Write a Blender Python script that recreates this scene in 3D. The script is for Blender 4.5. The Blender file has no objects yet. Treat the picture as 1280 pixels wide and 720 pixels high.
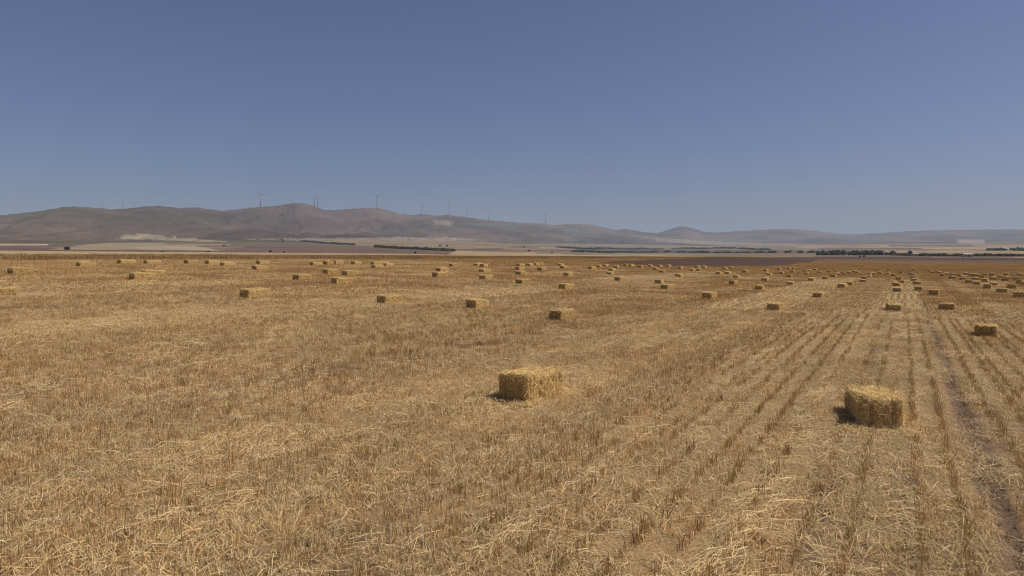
import bpy, math, random
import numpy as np
from mathutils import Vector
random.seed(7)
rng = np.random.default_rng(11)
C = bpy.context.scene.collection
S = bpy.context.scene

# ------------------------------------------------------------------ camera, sky, sun, exposure
F = 853.3                       # focal length in pixels of the 1280 px wide photograph
HORIZON = 322.0
CAMZ = 2.1
PITCH = math.atan((HORIZON - 360.0) / -F)      # looking slightly down
SUN_EL, SUN_AZ = math.radians(56), math.radians(91)   # azimuth clockwise from the view direction (+Y)
cam_d = bpy.data.cameras.new('camera')
cam = bpy.data.objects.new('camera', cam_d); C.objects.link(cam)
cam_d.sensor_width = 36; cam_d.lens = 36 * F / 1280
cam_d.clip_start = 0.05; cam_d.clip_end = 60000
cam.location = (0, 0, CAMZ); cam.rotation_euler = (math.pi / 2 - PITCH, 0, 0)
S.camera = cam

W = bpy.data.worlds.new('World'); S.world = W; W.use_nodes = True
wn = W.node_tree.nodes; wl = W.node_tree.links
bgn = wn['Background']
sky = wn.new('ShaderNodeTexSky'); sky.sky_type = 'NISHITA'; sky.sun_disc = False
sky.sun_elevation = SUN_EL; sky.sun_rotation = SUN_AZ
sky.air_density = 1.0; sky.dust_density = 3.2; sky.ozone_density = 9.0; sky.altitude = 900
wt = wn.new('ShaderNodeMix'); wt.data_type = 'RGBA'; wt.blend_type = 'MULTIPLY'; wt.inputs[0].default_value = 1.0
wt.inputs[7].default_value = (1.19, 0.985, 0.985, 1)      # white balance of the photograph's violet-grey sky
wl.new(sky.outputs[0], wt.inputs[6]); wl.new(wt.outputs[2], bgn.inputs['Color']); bgn.inputs['Strength'].default_value = 0.072

sun_d = bpy.data.lights.new('sun', 'SUN'); sun_d.energy = 5.0; sun_d.angle = math.radians(0.5)
sun_d.color = (1.0, 0.93, 0.81)
sun = bpy.data.objects.new('sun', sun_d); C.objects.link(sun)
sd = Vector((math.sin(SUN_AZ) * math.cos(SUN_EL), math.cos(SUN_AZ) * math.cos(SUN_EL), math.sin(SUN_EL)))
sun.rotation_euler = sd.to_track_quat('Z', 'Y').to_euler(); sun.location = (30, 0, 60)

S.view_settings.view_transform = 'Standard'; S.view_settings.look = 'None'
S.view_settings.exposure = -0.1; S.view_settings.gamma = 1.0; S.view_settings.use_curve_mapping = False
S.render.engine = 'CYCLES'
S.cycles.use_denoising = True; S.cycles.filter_width = 1.15
try: S.cycles.denoiser = 'OPENIMAGEDENOISE'
except Exception: pass
S.cycles.max_bounces = 6; S.cycles.diffuse_bounces = 3; S.cycles.transmission_bounces = 3
S.cycles.volume_bounces = 1; S.cycles.use_adaptive_sampling = False

# ------------------------------------------------------------------ helpers
def tag(o, label=None, cat=None, group=None, kind=None):
    if label: o['label'] = label
    if cat: o['category'] = cat
    if group: o['group'] = group
    if kind: o['kind'] = kind
    return o

def empty(name, loc=(0, 0, 0), rz=0.0, scale=None):
    o = bpy.data.objects.new(name, None); C.objects.link(o)
    o.location = loc; o.rotation_euler = (0, 0, rz)
    o.empty_display_size = 0.2
    if scale is not None: o.scale = (scale,) * 3 if np.isscalar(scale) else scale
    return o

def link(name, me, parent=None, loc=None):
    o = bpy.data.objects.new(name, me); C.objects.link(o)
    if parent is not None: o.parent = parent
    if loc is not None: o.location = loc
    return o

def mesh(name, v, faces_flat, sizes, mat=None, cols=None, smooth=False):
    """fast mesh from arrays: v (N,3); faces_flat vertex indices; sizes per face"""
    me = bpy.data.meshes.new(name)
    v = np.asarray(v, dtype=np.float32); ff = np.asarray(faces_flat, dtype=np.int32); sz = np.asarray(sizes, dtype=np.int32)
    me.vertices.add(len(v)); me.vertices.foreach_set('co', v.ravel())
    me.loops.add(len(ff)); me.loops.foreach_set('vertex_index', ff)
    me.polygons.add(len(sz)); me.polygons.foreach_set('loop_start', np.concatenate([[0], np.cumsum(sz)[:-1]]).astype(np.int32))
    if cols is not None:
        ca = me.color_attributes.new('Col', 'FLOAT_COLOR', 'POINT')
        c4 = np.ones((len(v), 4), dtype=np.float32); c4[:, :cols.shape[1]] = cols
        ca.data.foreach_set('color', c4.ravel())
    me.update(calc_edges=True); me.validate()
    if smooth: me.polygons.foreach_set('use_smooth', np.ones(len(me.polygons), dtype=bool))
    if mat: me.materials.append(mat)
    return me

def quads_mesh(name, q, mat, cols=None):
    """q (N,4,3) loose quads, cols (N,3) one colour each"""
    n = len(q)
    c = None if cols is None else np.repeat(np.asarray(cols), 4, axis=0)
    return mesh(name, q.reshape(-1, 3), np.arange(4 * n), np.full(n, 4), mat, c)

class MB:
    """collects solid pieces into one mesh"""
    def __init__(s): s.v = []; s.f = []
    def add(s, vs, fs):
        b = len(s.v); s.v += [tuple(x) for x in vs]; s.f += [[i + b for i in f] for f in fs]
    def box(s, c, d, tx=1.0, ty=1.0):
        x, y, z = c; a, b, h = (k / 2 for k in d)
        vs = [(x + sx * a * (tx if sz > 0 else 1), y + sy * b * (ty if sz > 0 else 1), z + sz * h) for sz in (-1, 1) for sx, sy in ((-1, -1), (1, -1), (1, 1), (-1, 1))]
        s.add(vs, [[3, 2, 1, 0], [4, 5, 6, 7], [0, 1, 5, 4], [1, 2, 6, 5], [2, 3, 7, 6], [3, 0, 4, 7]])
    def tube(s, pts, rad, n=6):
        pts = [Vector(p) for p in pts]; vs = []; fs = []
        for i, p in enumerate(pts):
            t = (pts[min(i + 1, len(pts) - 1)] - pts[max(i - 1, 0)]).normalized()
            u = t.cross(Vector((0, 0, 1)) if abs(t.z) < 0.9 else Vector((1, 0, 0))).normalized(); w = t.cross(u)
            for k in range(n):
                a = 2 * math.pi * k / n; vs.append(p + rad[i] * (math.cos(a) * u + math.sin(a) * w))
        for i in range(len(pts) - 1):
            for k in range(n): fs.append([i * n + k, i * n + (k + 1) % n, (i + 1) * n + (k + 1) % n, (i + 1) * n + k])
        fs.append(list(range(n))[::-1]); fs.append([(len(pts) - 1) * n + k for k in range(n)])
        s.add(vs, fs)
    def mesh(s, name, mat, smooth=False):
        me = bpy.data.meshes.new(name); me.from_pydata(s.v, [], s.f); me.update()
        if mat: me.materials.append(mat)
        if smooth:
            for p in me.polygons: p.use_smooth = True
        return me
    def build(s, name, mat, parent=None, smooth=False): return link(name, s.mesh(name, mat, smooth), parent)

def _hash(ix, iy, seed):
    h = (ix.astype(np.int64) * 374761393 + iy.astype(np.int64) * 668265263 + seed * 1274126177) & 0x7fffffff
    h = ((h ^ (h >> 13)) * 1274126177) & 0x7fffffff
    return ((h ^ (h >> 16)) & 0xffff) / 65535.0

def vnoise(x, y, seed=0):
    x = np.asarray(x, float); y = np.asarray(y, float)
    ix = np.floor(x); iy = np.floor(y); fx = x - ix; fy = y - iy
    fx = fx * fx * (3 - 2 * fx); fy = fy * fy * (3 - 2 * fy)
    a = _hash(ix, iy, seed); b = _hash(ix + 1, iy, seed); c = _hash(ix, iy + 1, seed); d = _hash(ix + 1, iy + 1, seed)
    return (a * (1 - fx) + b * fx) * (1 - fy) + (c * (1 - fx) + d * fx) * fy

def fbm(x, y, seed=0, oct=4):
    s = 0; amp = 0.5; t = 0
    for o in range(oct):
        s = s + amp * vnoise(x, y, seed + o * 17); t += amp
        x = x * 2.03 + 5.1; y = y * 2.03 + 3.7; amp *= 0.5
    return s / t

def sstep(a, b, x): t = np.clip((x - a) / (b - a), 0, 1); return t * t * (3 - 2 * t)

# ------------------------------------------------------------------ projection and ground shape
ROW = math.atan((1130 - 640) / F)              # heading of the drill rows
CR, SR = math.cos(ROW), math.sin(ROW)
cp, sp = math.cos(PITCH), math.sin(PITCH)
def ab(X, Y): return X * CR - Y * SR, X * SR + Y * CR      # across / along the rows
def xy(a, b): return a * CR + b * SR, -a * SR + b * CR
def z_at(Y, ypx):                              # height seen at image row ypx at depth Y
    t = (360.0 - ypx) / F
    return CAMZ + Y * (t * cp - sp) / (cp + t * sp)
def project(X, Y, Z):
    dz = Z - CAMZ; yc = dz * cp + Y * sp; zc = np.maximum(Y * cp - dz * sp, 1e-3)
    return 640 + F * X / zc, 360 - F * yc / zc

GA = np.array([-400, -110, -80, -60, -50, -43, -34, -27, -20, -15, -10, -5, 0, 400.])
GZ = np.array([2.95, 2.95, 2.82, 2.07, 1.82, 1.62, 1.30, 1.00, .66, .39, .20, .08, 0, 0])
SKX = np.array([-400, -200, -60, 0, 20, 50, 75, 90, 110, 130, 140, 160, 185, 200, 215, 228, 245, 260, 280, 300, 320, 345, 358, 370, 385, 395, 405, 420, 440, 460, 475, 488, 500, 515, 530, 545, 560, 575, 590, 610, 640, 660, 680, 693, 705, 720, 735, 755, 770, 780, 790, 805, 822, 835, 845, 853, 865, 880, 895, 920, 960, 985, 1010, 1040, 1065, 1090, 1120, 1150, 1200, 1280, 1400, 1700.])
SKY = np.array([266, 262, 271, 269, 267, 264, 259.5, 257.5, 258.5, 260, 261.5, 260.5, 257.5, 257, 258.5, 260, 258.5, 260.5, 263, 261, 258.5, 257, 255, 253, 254.5, 258, 262, 262.5, 260.5, 259.5, 260, 263, 267, 268.5, 267, 269.5, 268, 270, 272, 275, 277.5, 278.5, 279, 281.5, 280, 279.5, 280, 284, 287.5, 286, 287, 290, 291, 287, 284, 282.5, 285, 289.5, 290.5, 288.5, 286.5, 286, 287.5, 291, 293, 291.5, 289.5, 288, 287, 286.5, 284, 286.])
def lerp(x, xs, ys): return np.interp(x, xs, ys)
def azpx(X, Y):
    az = np.clip(np.arctan2(X, Y), -0.9, 0.9)
    return 640 + F * np.tan(az)
def ridge_D(px): return lerp(px, [-400, 0, 300, 420, 520, 700, 900, 1280, 1700], [3300, 3500, 4200, 4700, 5200, 6500, 8500, 10000, 10000])
def hill_R(px): return lerp(px, [-400, 0, 300, 520, 700, 900, 1280, 1700], [1700, 1800, 2100, 2700, 3600, 5200, 6200, 6200])
LT = (np.array([0, 100, 250, 400, 700, 1000, 1500, 2500, 4000, 6000, 14000.]), np.array([2.0, 2.0, 2.4, 4.2, 8.5, 15, 29, 60, 100, 130, 200.]))
RT = (np.array([0, 300, 420, 600, 900, 1500, 2500, 4500, 6000, 10000, 16000.]), np.array([0, 0, .25, 2.0, 4.2, 12, 30, 78, 120, 190, 260.]))
def ground_z(X, Y):
    X = np.asarray(X, float); Y = np.asarray(Y, float)
    r = np.hypot(X, Y); a, b = ab(X, Y); px = azpx(X, Y)
    gn = lerp(a, GA, GZ) + 0.05 * (fbm(a / 9, b / 22, 3, 2) - 0.5) * sstep(14, 30, r)
    wl_ = 1 - sstep(560, 800, px)
    zf = lerp(r, *LT) * wl_ + lerp(r, *RT) * (1 - wl_)
    zf = zf + (fbm(X / 260, Y / 260, 21, 3) - 0.5) * 0.006 * np.clip(r - 450, 0, 2500)
    w = np.maximum(sstep(95, 170, -a), sstep(300, 450, r))
    z = gn * (1 - w) + zf * w
    # hills
    R0 = hill_R(px); D = ridge_D(px)
    t = (r - R0) / (D - R0)
    cosaz = np.clip(np.cos(np.arctan2(X, Y)), 0.62, 1)
    zr = z_at(D * cosaz, lerp(px, SKX, SKY))
    zb = lerp(R0, *LT) * wl_ + lerp(R0, *RT) * (1 - wl_)
    tc = np.clip(t, 0, 1)
    prof = 0.45 * tc ** 1.6 + 0.55 * (tc * tc * (3 - 2 * tc))
    up = zb + (zr - zb) * prof
    k = D / 4000.0
    wx = X + 420 * k * (fbm(X / (900 * k), Y / (900 * k), 33, 2) - .5); wy = Y + 420 * k * (fbm(X / (900 * k), Y / (900 * k), 37, 2) - .5)
    gul = np.abs(fbm(wx / (330 * k), wy / (520 * k), 31, 5) - 0.5) * 2
    knob = fbm(wx / (800 * k), wy / (800 * k), 41, 4)
    env = 4 * tc * (1 - tc) * (0.4 + 0.6 * tc)
    up = up - (zr - zb) * env * (0.30 * (1 - gul) ** 3 + 0.42 * (0.62 - knob))
    up = np.minimum(up, CAMZ + (zr - CAMZ) * (0.30 + 0.70 * tc) * 1.0 + 0 * up)
    back = zr - (r - D) * 0.16
    hz = np.where(t > 1, np.maximum(back, 40), up)
    bl = sstep(-0.04, 0.06, t)
    return z * (1 - bl) + hz * bl

def hit(px, py, rmin=3.0, rmax=9000):
    """first point of the ground along the ray through a pixel"""
    d = np.array([(px - 640) / F, cp + (py - 360) / F * -sp, -sp - (py - 360) / F * cp])
    Y = np.geomspace(rmin, rmax, 6000); s = Y / d[1]
    X = s * d[0]; Zr = CAMZ + s * d[2]
    gz = ground_z(X, Y)
    i = np.argmax(Zr <= gz)
    if Zr[i] > gz[i]: i = len(Y) - 1
    if i > 0:
        e0 = Zr[i - 1] - gz[i - 1]; e1 = Zr[i] - gz[i]; f = e0 / (e0 - e1 + 1e-9)
        Yh = Y[i - 1] + f * (Y[i] - Y[i - 1])
    else: Yh = Y[i]
    Xh = Yh / d[1] * d[0]
    return float(Xh), float(Yh), float(ground_z(Xh, Yh))

def in_poly(px, py, poly):
    inside = np.zeros(px.shape, bool); n = len(poly)
    for i in range(n):
        x0, y0 = poly[i]; x1, y1 = poly[(i + 1) % n]
        c = ((y0 > py) != (y1 > py)) & (px < (x1 - x0) * (py - y0) / ((y1 - y0) if y1 != y0 else 1e-9) + x0)
        inside ^= c
    return inside

PLOUGH = [(745, 329), (770, 331), (800, 332), (880, 333.4), (960, 333), (985, 331), (1004, 328.6), (1022, 326.3), (1130, 326.6), (1290, 328.5), (1400, 329), (1400, 324), (1290, 322.8), (1120, 321.5), (1000, 321.3), (900, 322.3), (820, 324.5), (760, 327)]

# ------------------------------------------------------------------ materials
def new_mat(name):
    m = bpy.data.materials.new(name); m.use_nodes = True
    nt = m.node_tree; b = nt.nodes['Principled BSDF']
    b.inputs['Roughness'].default_value = 0.9
    b.inputs['Specular IOR Level'].default_value = 0.15
    return m, nt, nt.nodes, nt.links, b

def mathn(n, l, op, a, b=None):
    m = n.new('ShaderNodeMath'); m.operation = op
    for i, x in enumerate((a, b)):
        if x is None: continue
        if isinstance(x, (int, float)): m.inputs[i].default_value = x
        else: l.new(x, m.inputs[i])
    return m.outputs[0]

def mixc(n, l, f, a, b, blend='MIX'):
    m = n.new('ShaderNodeMix'); m.data_type = 'RGBA'; m.blend_type = blend
    for s, x in ((m.inputs[0], f), (m.inputs[6], a), (m.inputs[7], b)):
        if isinstance(x, (int, float)): s.default_value = x
        elif isinstance(x, tuple): s.default_value = (*x, 1)
        else: l.new(x, s)
    return m.outputs[2]

def noise(n, l, vec, scale, detail=4, rough=0.6):
    t = n.new('ShaderNodeTexNoise'); t.inputs['Scale'].default_value = scale
    t.inputs['Detail'].default_value = detail; t.inputs['Roughness'].default_value = rough
    if vec is not None: l.new(vec, t.inputs['Vector'])
    return t.outputs['Fac']

def ramp(n, l, fac, stops):
    r = n.new('ShaderNodeValToRGB'); e = r.color_ramp.elements
    while len(e) < len(stops): e.new(0.5)
    for i, (p, c) in enumerate(stops): e[i].position = p; e[i].color = (*c, 1)
    l.new(fac, r.inputs[0]); return r.outputs[0]

def straw_mat(name, base, trans=0.25, vary=0.35):
    m, nt, n, l, b = new_mat(name)
    at = n.new('ShaderNodeAttribute'); at.attribute_name = 'Col'
    oi = n.new('ShaderNodeObjectInfo')
    v = mathn(n, l, 'ADD', mathn(n, l, 'MULTIPLY', oi.outputs['Random'], vary), 1 - vary / 2)
    c = mixc(n, l, 1.0, at.outputs['Color'], base, 'MULTIPLY')
    vm = n.new('ShaderNodeVectorMath'); vm.operation = 'SCALE'; l.new(c, vm.inputs[0]); l.new(v, vm.inputs['Scale'])
    l.new(vm.outputs[0], b.inputs['Base Color']); b.inputs['Roughness'].default_value = 0.65
    tr = n.new('ShaderNodeBsdfTranslucent'); l.new(vm.outputs[0], tr.inputs['Color'])
    ms = n.new('ShaderNodeMixShader'); ms.inputs[0].default_value = trans
    l.new(b.outputs[0], ms.inputs[1]); l.new(tr.outputs[0], ms.inputs[2]); l.new(ms.outputs[0], n['Material Output'].inputs['Surface'])
    return m

M_STUB = straw_mat('stubble_straw', (0.535, 0.345, 0.148), 0.18)
M_LIT = straw_mat('loose_straw', (0.64, 0.48, 0.255), 0.18)
M_BALEF = straw_mat('bale_straw', (0.80, 0.595, 0.275), 0.12, 0.12)
M_CROP = straw_mat('standing_crop', (0.42, 0.27, 0.125))
M_WEED = straw_mat('dry_weed', (0.80, 0.58, 0.30), 0.1, 0.1)

def plain_mat(name, col, rough=0.8, nscale=3.0, amt=0.25, spec=0.15):
    m, nt, n, l, b = new_mat(name)
    tc = n.new('ShaderNodeTexCoord')
    f = noise(n, l, tc.outputs['Object'], nscale)
    c = ramp(n, l, f, [(0.3, tuple(x * (1 - amt) for x in col)), (0.7, tuple(min(1, x * (1 + amt)) for x in col))])
    l.new(c, b.inputs['Base Color']); b.inputs['Roughness'].default_value = rough
    b.inputs['Specular IOR Level'].default_value = spec
    return m
M_TWINE = plain_mat('twine', (0.30, 0.22, 0.12), 0.8, 60)
M_WHITE = plain_mat('turbine_white', (0.24, 0.245, 0.26), 0.4, 0.2, 0.04, 0.4)
M_STEEL = plain_mat('mast_steel', (0.25, 0.25, 0.26), 0.5, 1.0, 0.1, 0.4)
M_BARK = plain_mat('bark', (0.11, 0.085, 0.065), 0.9, 6)
M_WALL = plain_mat('plaster_wall', (0.50, 0.47, 0.42), 0.85, 1.0, 0.08)
M_ROOF = plain_mat('roof_sheet', (0.40, 0.30, 0.26), 0.7, 1.0, 0.15)
M_DARK = plain_mat('door_dark', (0.06, 0.055, 0.05), 0.5, 2.0, 0.1)
M_GLASS = plain_mat('window_glass', (0.05, 0.06, 0.07), 0.1, 2.0, 0.1, 0.5)
M_LEAF = straw_mat('tree_leaves', (0.075, 0.085, 0.042), 0.2, 0.3)

def bale_mat():
    m, nt, n, l, b = new_mat('bale_body')
    tc = n.new('ShaderNodeTexCoord')
    mp = n.new('ShaderNodeMapping'); mp.inputs['Scale'].default_value = (1, 2.2, 1); l.new(tc.outputs['Object'], mp.inputs[0])
    f1 = noise(n, l, mp.outputs[0], 70, 4, 0.7); f2 = noise(n, l, tc.outputs['Object'], 9, 4)
    c1 = ramp(n, l, f1, [(0.3, (0.26, 0.165, 0.06)), (0.5, (0.50, 0.35, 0.145)), (0.72, (0.76, 0.57, 0.28))])
    c2 = ramp(n, l, f2, [(0.3, (0.74, 0.70, 0.66)), (0.7, (1, 1, 1))])
    oi = n.new('ShaderNodeObjectInfo')
    tint = ramp(n, l, oi.outputs['Random'], [(0.0, (0.80, 0.76, 0.72)), (0.5, (1.0, 0.97, 0.92)), (1.0, (1.0, 1.0, 1.0))])
    l.new(mixc(n, l, 1.0, mixc(n, l, 1.0, c1, c2, 'MULTIPLY'), tint, 'MULTIPLY'), b.inputs['Base Color'])
    bp = n.new('ShaderNodeBump'); bp.inputs['Strength'].default_value = 0.8; bp.inputs['Distance'].default_value = 0.012
    l.new(f1, bp.inputs['Height']); l.new(bp.outputs[0], b.inputs['Normal'])
    return m
M_BALE = bale_mat()

def ground_mat(name='ground', hill=False):
    m, nt, n, l, b = new_mat(name)
    g = n.new('ShaderNodeNewGeometry')
    mp = n.new('ShaderNodeMapping'); mp.inputs['Rotation'].default_value = (0, 0, ROW); l.new(g.outputs['Position'], mp.inputs[0])
    row = n.new('ShaderNodeMapping'); row.inputs['Scale'].default_value = (1, 0.12, 1); l.new(mp.outputs[0], row.inputs[0])
    fine = noise(n, l, mp.outputs[0], 42, 5, 0.7)
    clump = noise(n, l, mp.outputs[0], 5.5, 5, 0.62)
    streak = noise(n, l, row.outputs[0], 1.1, 4, 0.6)
    big = noise(n, l, row.outputs[0], 0.16, 4, 0.55)
    soil = ramp(n, l, fine, [(0.3, (0.12, 0.077, 0.05)), (0.7, (0.25, 0.168, 0.112))])
    litter = ramp(n, l, fine, [(0.28, (0.175, 0.11, 0.052)), (0.5, (0.31, 0.208, 0.102)), (0.72, (0.50, 0.365, 0.195))])
    k = mathn(n, l, 'ADD', mathn(n, l, 'ADD', mathn(n, l, 'MULTIPLY', clump, 0.75), mathn(n, l, 'MULTIPLY', streak, 0.75)), mathn(n, l, 'MULTIPLY', big, 0.3))
    at = n.new('ShaderNodeAttribute'); at.attribute_name = 'Col'
    k = mathn(n, l, 'ADD', k, mathn(n, l, 'MULTIPLY', mathn(n, l, 'SUBTRACT', at.outputs['Alpha'], 0.5), 1.2))
    mask = ramp(n, l, k, [(0.68, (0, 0, 0)), (0.94, (1, 1, 1))])
    field = mixc(n, l, mask, soil, litter)
    tone = ramp(n, l, big, [(0.3, (0.88, 0.87, 0.86)), (0.7, (1.06, 1.05, 1.02))])
    field = mixc(n, l, 1.0, field, tone, 'MULTIPLY')
    # far parcels carry their own colour in the attribute; the stubble field carries black
    lum = n.new('ShaderNodeSeparateColor'); l.new(at.outputs['Color'], lum.inputs[0])
    isfar = mathn(n, l, 'GREATER_THAN', mathn(n, l, 'ADD', lum.outputs[0], lum.outputs[1]), 0.012)
    p1 = noise(n, l, g.outputs['Position'], 0.009, 9, 0.72); p2 = noise(n, l, g.outputs['Position'], 0.6, 4, 0.6)
    var = ramp(n, l, p1, [(0.3, (0.66, 0.65, 0.66)), (0.7, (1.32, 1.30, 1.25))])
    var2 = ramp(n, l, p2, [(0.3, (0.86, 0.86, 0.86)), (0.7, (1.12, 1.12, 1.12))])
    far = mixc(n, l, 1.0, mixc(n, l, 1.0, at.outputs['Color'], var, 'MULTIPLY'), var2, 'MULTIPLY')
    l.new(mixc(n, l, isfar, field, far), b.inputs['Base Color'])
    b.inputs['Roughness'].default_value = 0.95; b.inputs['Specular IOR Level'].default_value = 0.05
    bp = n.new('ShaderNodeBump'); bp.inputs['Strength'].default_value = 0.7; bp.inputs['Distance'].default_value = 0.03
    if hill:
        bp.inputs['Distance'].default_value = 45; bp.inputs['Strength'].default_value = 1.0
        l.new(noise(n, l, g.outputs['Position'], 0.0045, 9, 0.62), bp.inputs['Height'])
    else: l.new(mathn(n, l, 'ADD', fine, clump), bp.inputs['Height'])
    l.new(bp.outputs[0], b.inputs['Normal'])
    return m
    l.new(mathn(n, l, 'ADD', fine, clump), bp.inputs['Height']); l.new(bp.outputs[0], b.inputs['Normal'])
    return m
M_GROUND = ground_mat(); M_HILL = ground_mat('hillside', True)

# ------------------------------------------------------------------ terrain: ground sheet and hills
azs = np.concatenate([np.arange(-180, -54, 3.0), np.arange(-54, 54.01, 0.1), np.arange(57, 180.1, 3.0)])
azs = np.radians(azs)
rad = np.concatenate([[0.05], np.geomspace(0.8, 40, 120), np.geomspace(41, 1500, 150)[0:], np.geomspace(1520, 14500, 220)])
R, A = np.meshgrid(rad, azs, indexing='ij')
GX, GY = R * np.sin(A), R * np.cos(A)
GZZ = ground_z(GX, GY)
PX, PY = project(GX, GY, GZZ)
front = GY > 1
aa, bb = ab(GX, GY)

# parcels: colours by where they lie (black = stubble field, which has its own node colours)
col = np.zeros(GX.shape + (4,))
wfar = (GZZ * 0 + 1).astype(bool)
n1 = fbm(GX / 700, GY / 700, 5, 4); n2 = fbm(GX / 160, GY / 160, 9, 4)
n3 = fbm(GX / 300 + 7, GY / 420, 15, 5)
hillc = np.stack([0.092 + 0.09 * (n1 - .5) + 0.13 * (n3 - .5), 0.066 + 0.09 * (n1 - .5) + 0.085 * (n3 - .5), 0.043 + 0.045 * (n1 - .5) + 0.075 * (n3 - .5)], -1)
r2 = np.hypot(GX, GY)
tt = (r2 - hill_R(azpx(GX, GY))) / (ridge_D(azpx(GX, GY)) - hill_R(azpx(GX, GY)))
# valley floor: strips of pale stubble, fallow and brown plough
vrow = np.floor(vnoise(PX / 160, PY * 0 + 1, 2) * 2 + PY / 1.7)
vcell = _hash(np.floor((PX + vrow * 77) / (70 + 120 * _hash(vrow, vrow * 0, 8))), vrow, 12)
pal = np.array([[.24, .18, .11], [.20, .15, .10], [.14, .10, .08], [.12, .085, .07], [.28, .215, .135], [.16, .125, .09]])
valley = pal[np.clip((vcell * len(pal)).astype(int), 0, len(pal) - 1)]
blend = sstep(-0.42, -0.12, tt + .25 * (n2 - .5))[..., None]
far_c = valley * (1 - blend) + hillc * blend
isfar = (aa < -61) | (r2 > 520)
far_c = np.where(((aa < -61) & (aa > -118) & (r2 < 420))[..., None], np.array([.33, .245, .15]) * (.85 + .3 * n2)[..., None], far_c)
isfar |= front & in_poly(PX, PY, PLOUGH) & (r2 > 40)
col[..., :3] = np.where(isfar[..., None], far_c, 0)
def patch(poly, c, lim=40, soft=0.0):
    mk = front & in_poly(PX, PY, poly) & (r2 > lim)
    nz = (0.86 + 0.28 * n2)[mk][:, None]
    col[..., :3][mk] = np.array(c) * nz
patch([(-300, 308.5), (0, 308.5), (120, 311), (230, 313), (330, 315), (330, 318), (-300, 318)], (.115, .077, .056), 130)
patch([(270, 314.5), (330, 304.5), (420, 306), (470, 309.5), (560, 315), (700, 318.5), (760, 321), (760, 324), (640, 321), (250, 318.5)], (.125, .088, .068), 130)
patch([(145, 299), (160, 293), (180, 292.3), (225, 297), (285, 302), (255, 302.3), (200, 300)], (.25, .205, .125), 400)
patch([(60, 312), (105, 306), (140, 303.5), (200, 304), (240, 309), (270, 313.5), (190, 312.5)], (.235, .195, .12), 130)
patch([(165, 309), (240, 306.5), (275, 313), (180, 312.5)], (.27, .225, .155), 400)
patch([(0, 305.5), (60, 305.2), (60, 306.6), (0, 306.8)], (.38, .32, .24), 400)
patch([(300, 299), (360, 300), (440, 307), (480, 308), (570, 314), (700, 319), (560, 312), (640, 309), (640, 304), (480, 297)], (.20, .155, .10), 400)
patch([(486, 296.5), (560, 297), (600, 300), (560, 301), (500, 299)], (.24, .19, .13), 400)
patch([(570, 313.5), (640, 316), (760, 320), (820, 324), (700, 322.5), (600, 321), (560, 318)], (.30, .22, .135), 60)
patch([(640, 304.5), (760, 305), (960, 309), (960, 311), (800, 309), (640, 307.5)], (.18, .15, .10), 400)
patch([(720, 311), (800, 312), (960, 314), (960, 316.5), (860, 316), (790, 315), (720, 314)], (.085, .082, .075), 400)
patch([(690, 316.5), (820, 319.5), (940, 316.8), (1018, 317), (1018, 321.3), (900, 322), (780, 323)], (.165, .122, .074), 300)
patch([(820, 297), (900, 303), (1100, 307), (1100, 309), (900, 306.5), (820, 302)], (.21, .16, .12), 400)
patch([(1196, 299.5), (1232, 299.5), (1232, 305), (1196, 304)], (.25, .18, .145), 400)
patch([(575, 278.5), (608, 279.5), (640, 282), (650, 284.5), (600, 283), (580, 281)], (.072, .078, .06), 400)
patch([(700, 289.5), (725, 291), (755, 294.5), (745, 297.5), (715, 294.5)], (.075, .08, .06), 400)
patch([(540, 275), (568, 276), (562, 282), (545, 281)], (.19, .145, .11), 400)
patch(PLOUGH, (.072, .046, .036), 40)
patch([(1022, 326.3), (1130, 326.6), (1400, 329), (1400, 326), (1120, 324), (1022, 324)], (.12, .078, .06), 40)
patch([(1248, 344), (1266, 345), (1300, 346.5), (1300, 349), (1262, 346)], (.19, .125, .09), 30)
# stubble field: alpha drives how much litter hides the soil
alpha = 0.5 + 0 * aa
for c0, wd, am in ((-1.05, .13, .35), (-6.2, .5, .30), (-5.0, .35, .25), (-4.1, .5, .2), (-17, 1.2, .22), (-2.0, .6, .1)):
    alpha += am * np.exp(-((aa - c0) / wd) ** 2)
for c0, wd, am in ((0.74, .09, .6), (-0.55, .12, .10), (0.05, .12, .08), (-8.35, .10, .3), (-3.6, .5, .12), (8, .2, .2), (-24, .3, .2)):
    alpha -= am * np.exp(-((aa - c0) / wd) ** 2)
alpha += 0.22 * sstep(25, 90, r2)
col[..., 3] = np.clip(alpha, 0, 1)

nr, na = GX.shape
# shallow wheel ruts
GZZ = GZZ - 0.05 * np.exp(-((aa - 0.74) / .12) ** 2) * (r2 < 200) - 0.05 * np.exp(-((aa + 8.35) / .08) ** 2) * (r2 < 200)
P3 = np.stack([GX, GY, GZZ], -1)
def sheet(i0, i1, name, mat):
    p = P3[i0:i1 + 1].reshape(-1, 3); c = col[i0:i1 + 1].reshape(-1, 4)
    m = i1 - i0 + 1
    I, J = np.meshgrid(np.arange(m - 1), np.arange(na - 1), indexing='ij')
    f = np.stack([I * na + J, I * na + J + 1, (I + 1) * na + J + 1, (I + 1) * na + J], -1)[..., ::-1].reshape(-1)
    me = mesh(name, p, f, np.full((m - 1) * (na - 1), 4), mat, c, smooth=True)
    return link(name, me)
isplit = int(np.searchsorted(rad, 1510))
tag(sheet(0, isplit, 'ground', M_GROUND), 'wide stubble field and valley floor of brown and tan parcels', 'ground', kind='structure')
tag(sheet(isplit, nr - 1, 'hills', M_HILL), 'long range of bare brown hills on the horizon', 'hills', kind='structure')

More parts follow.
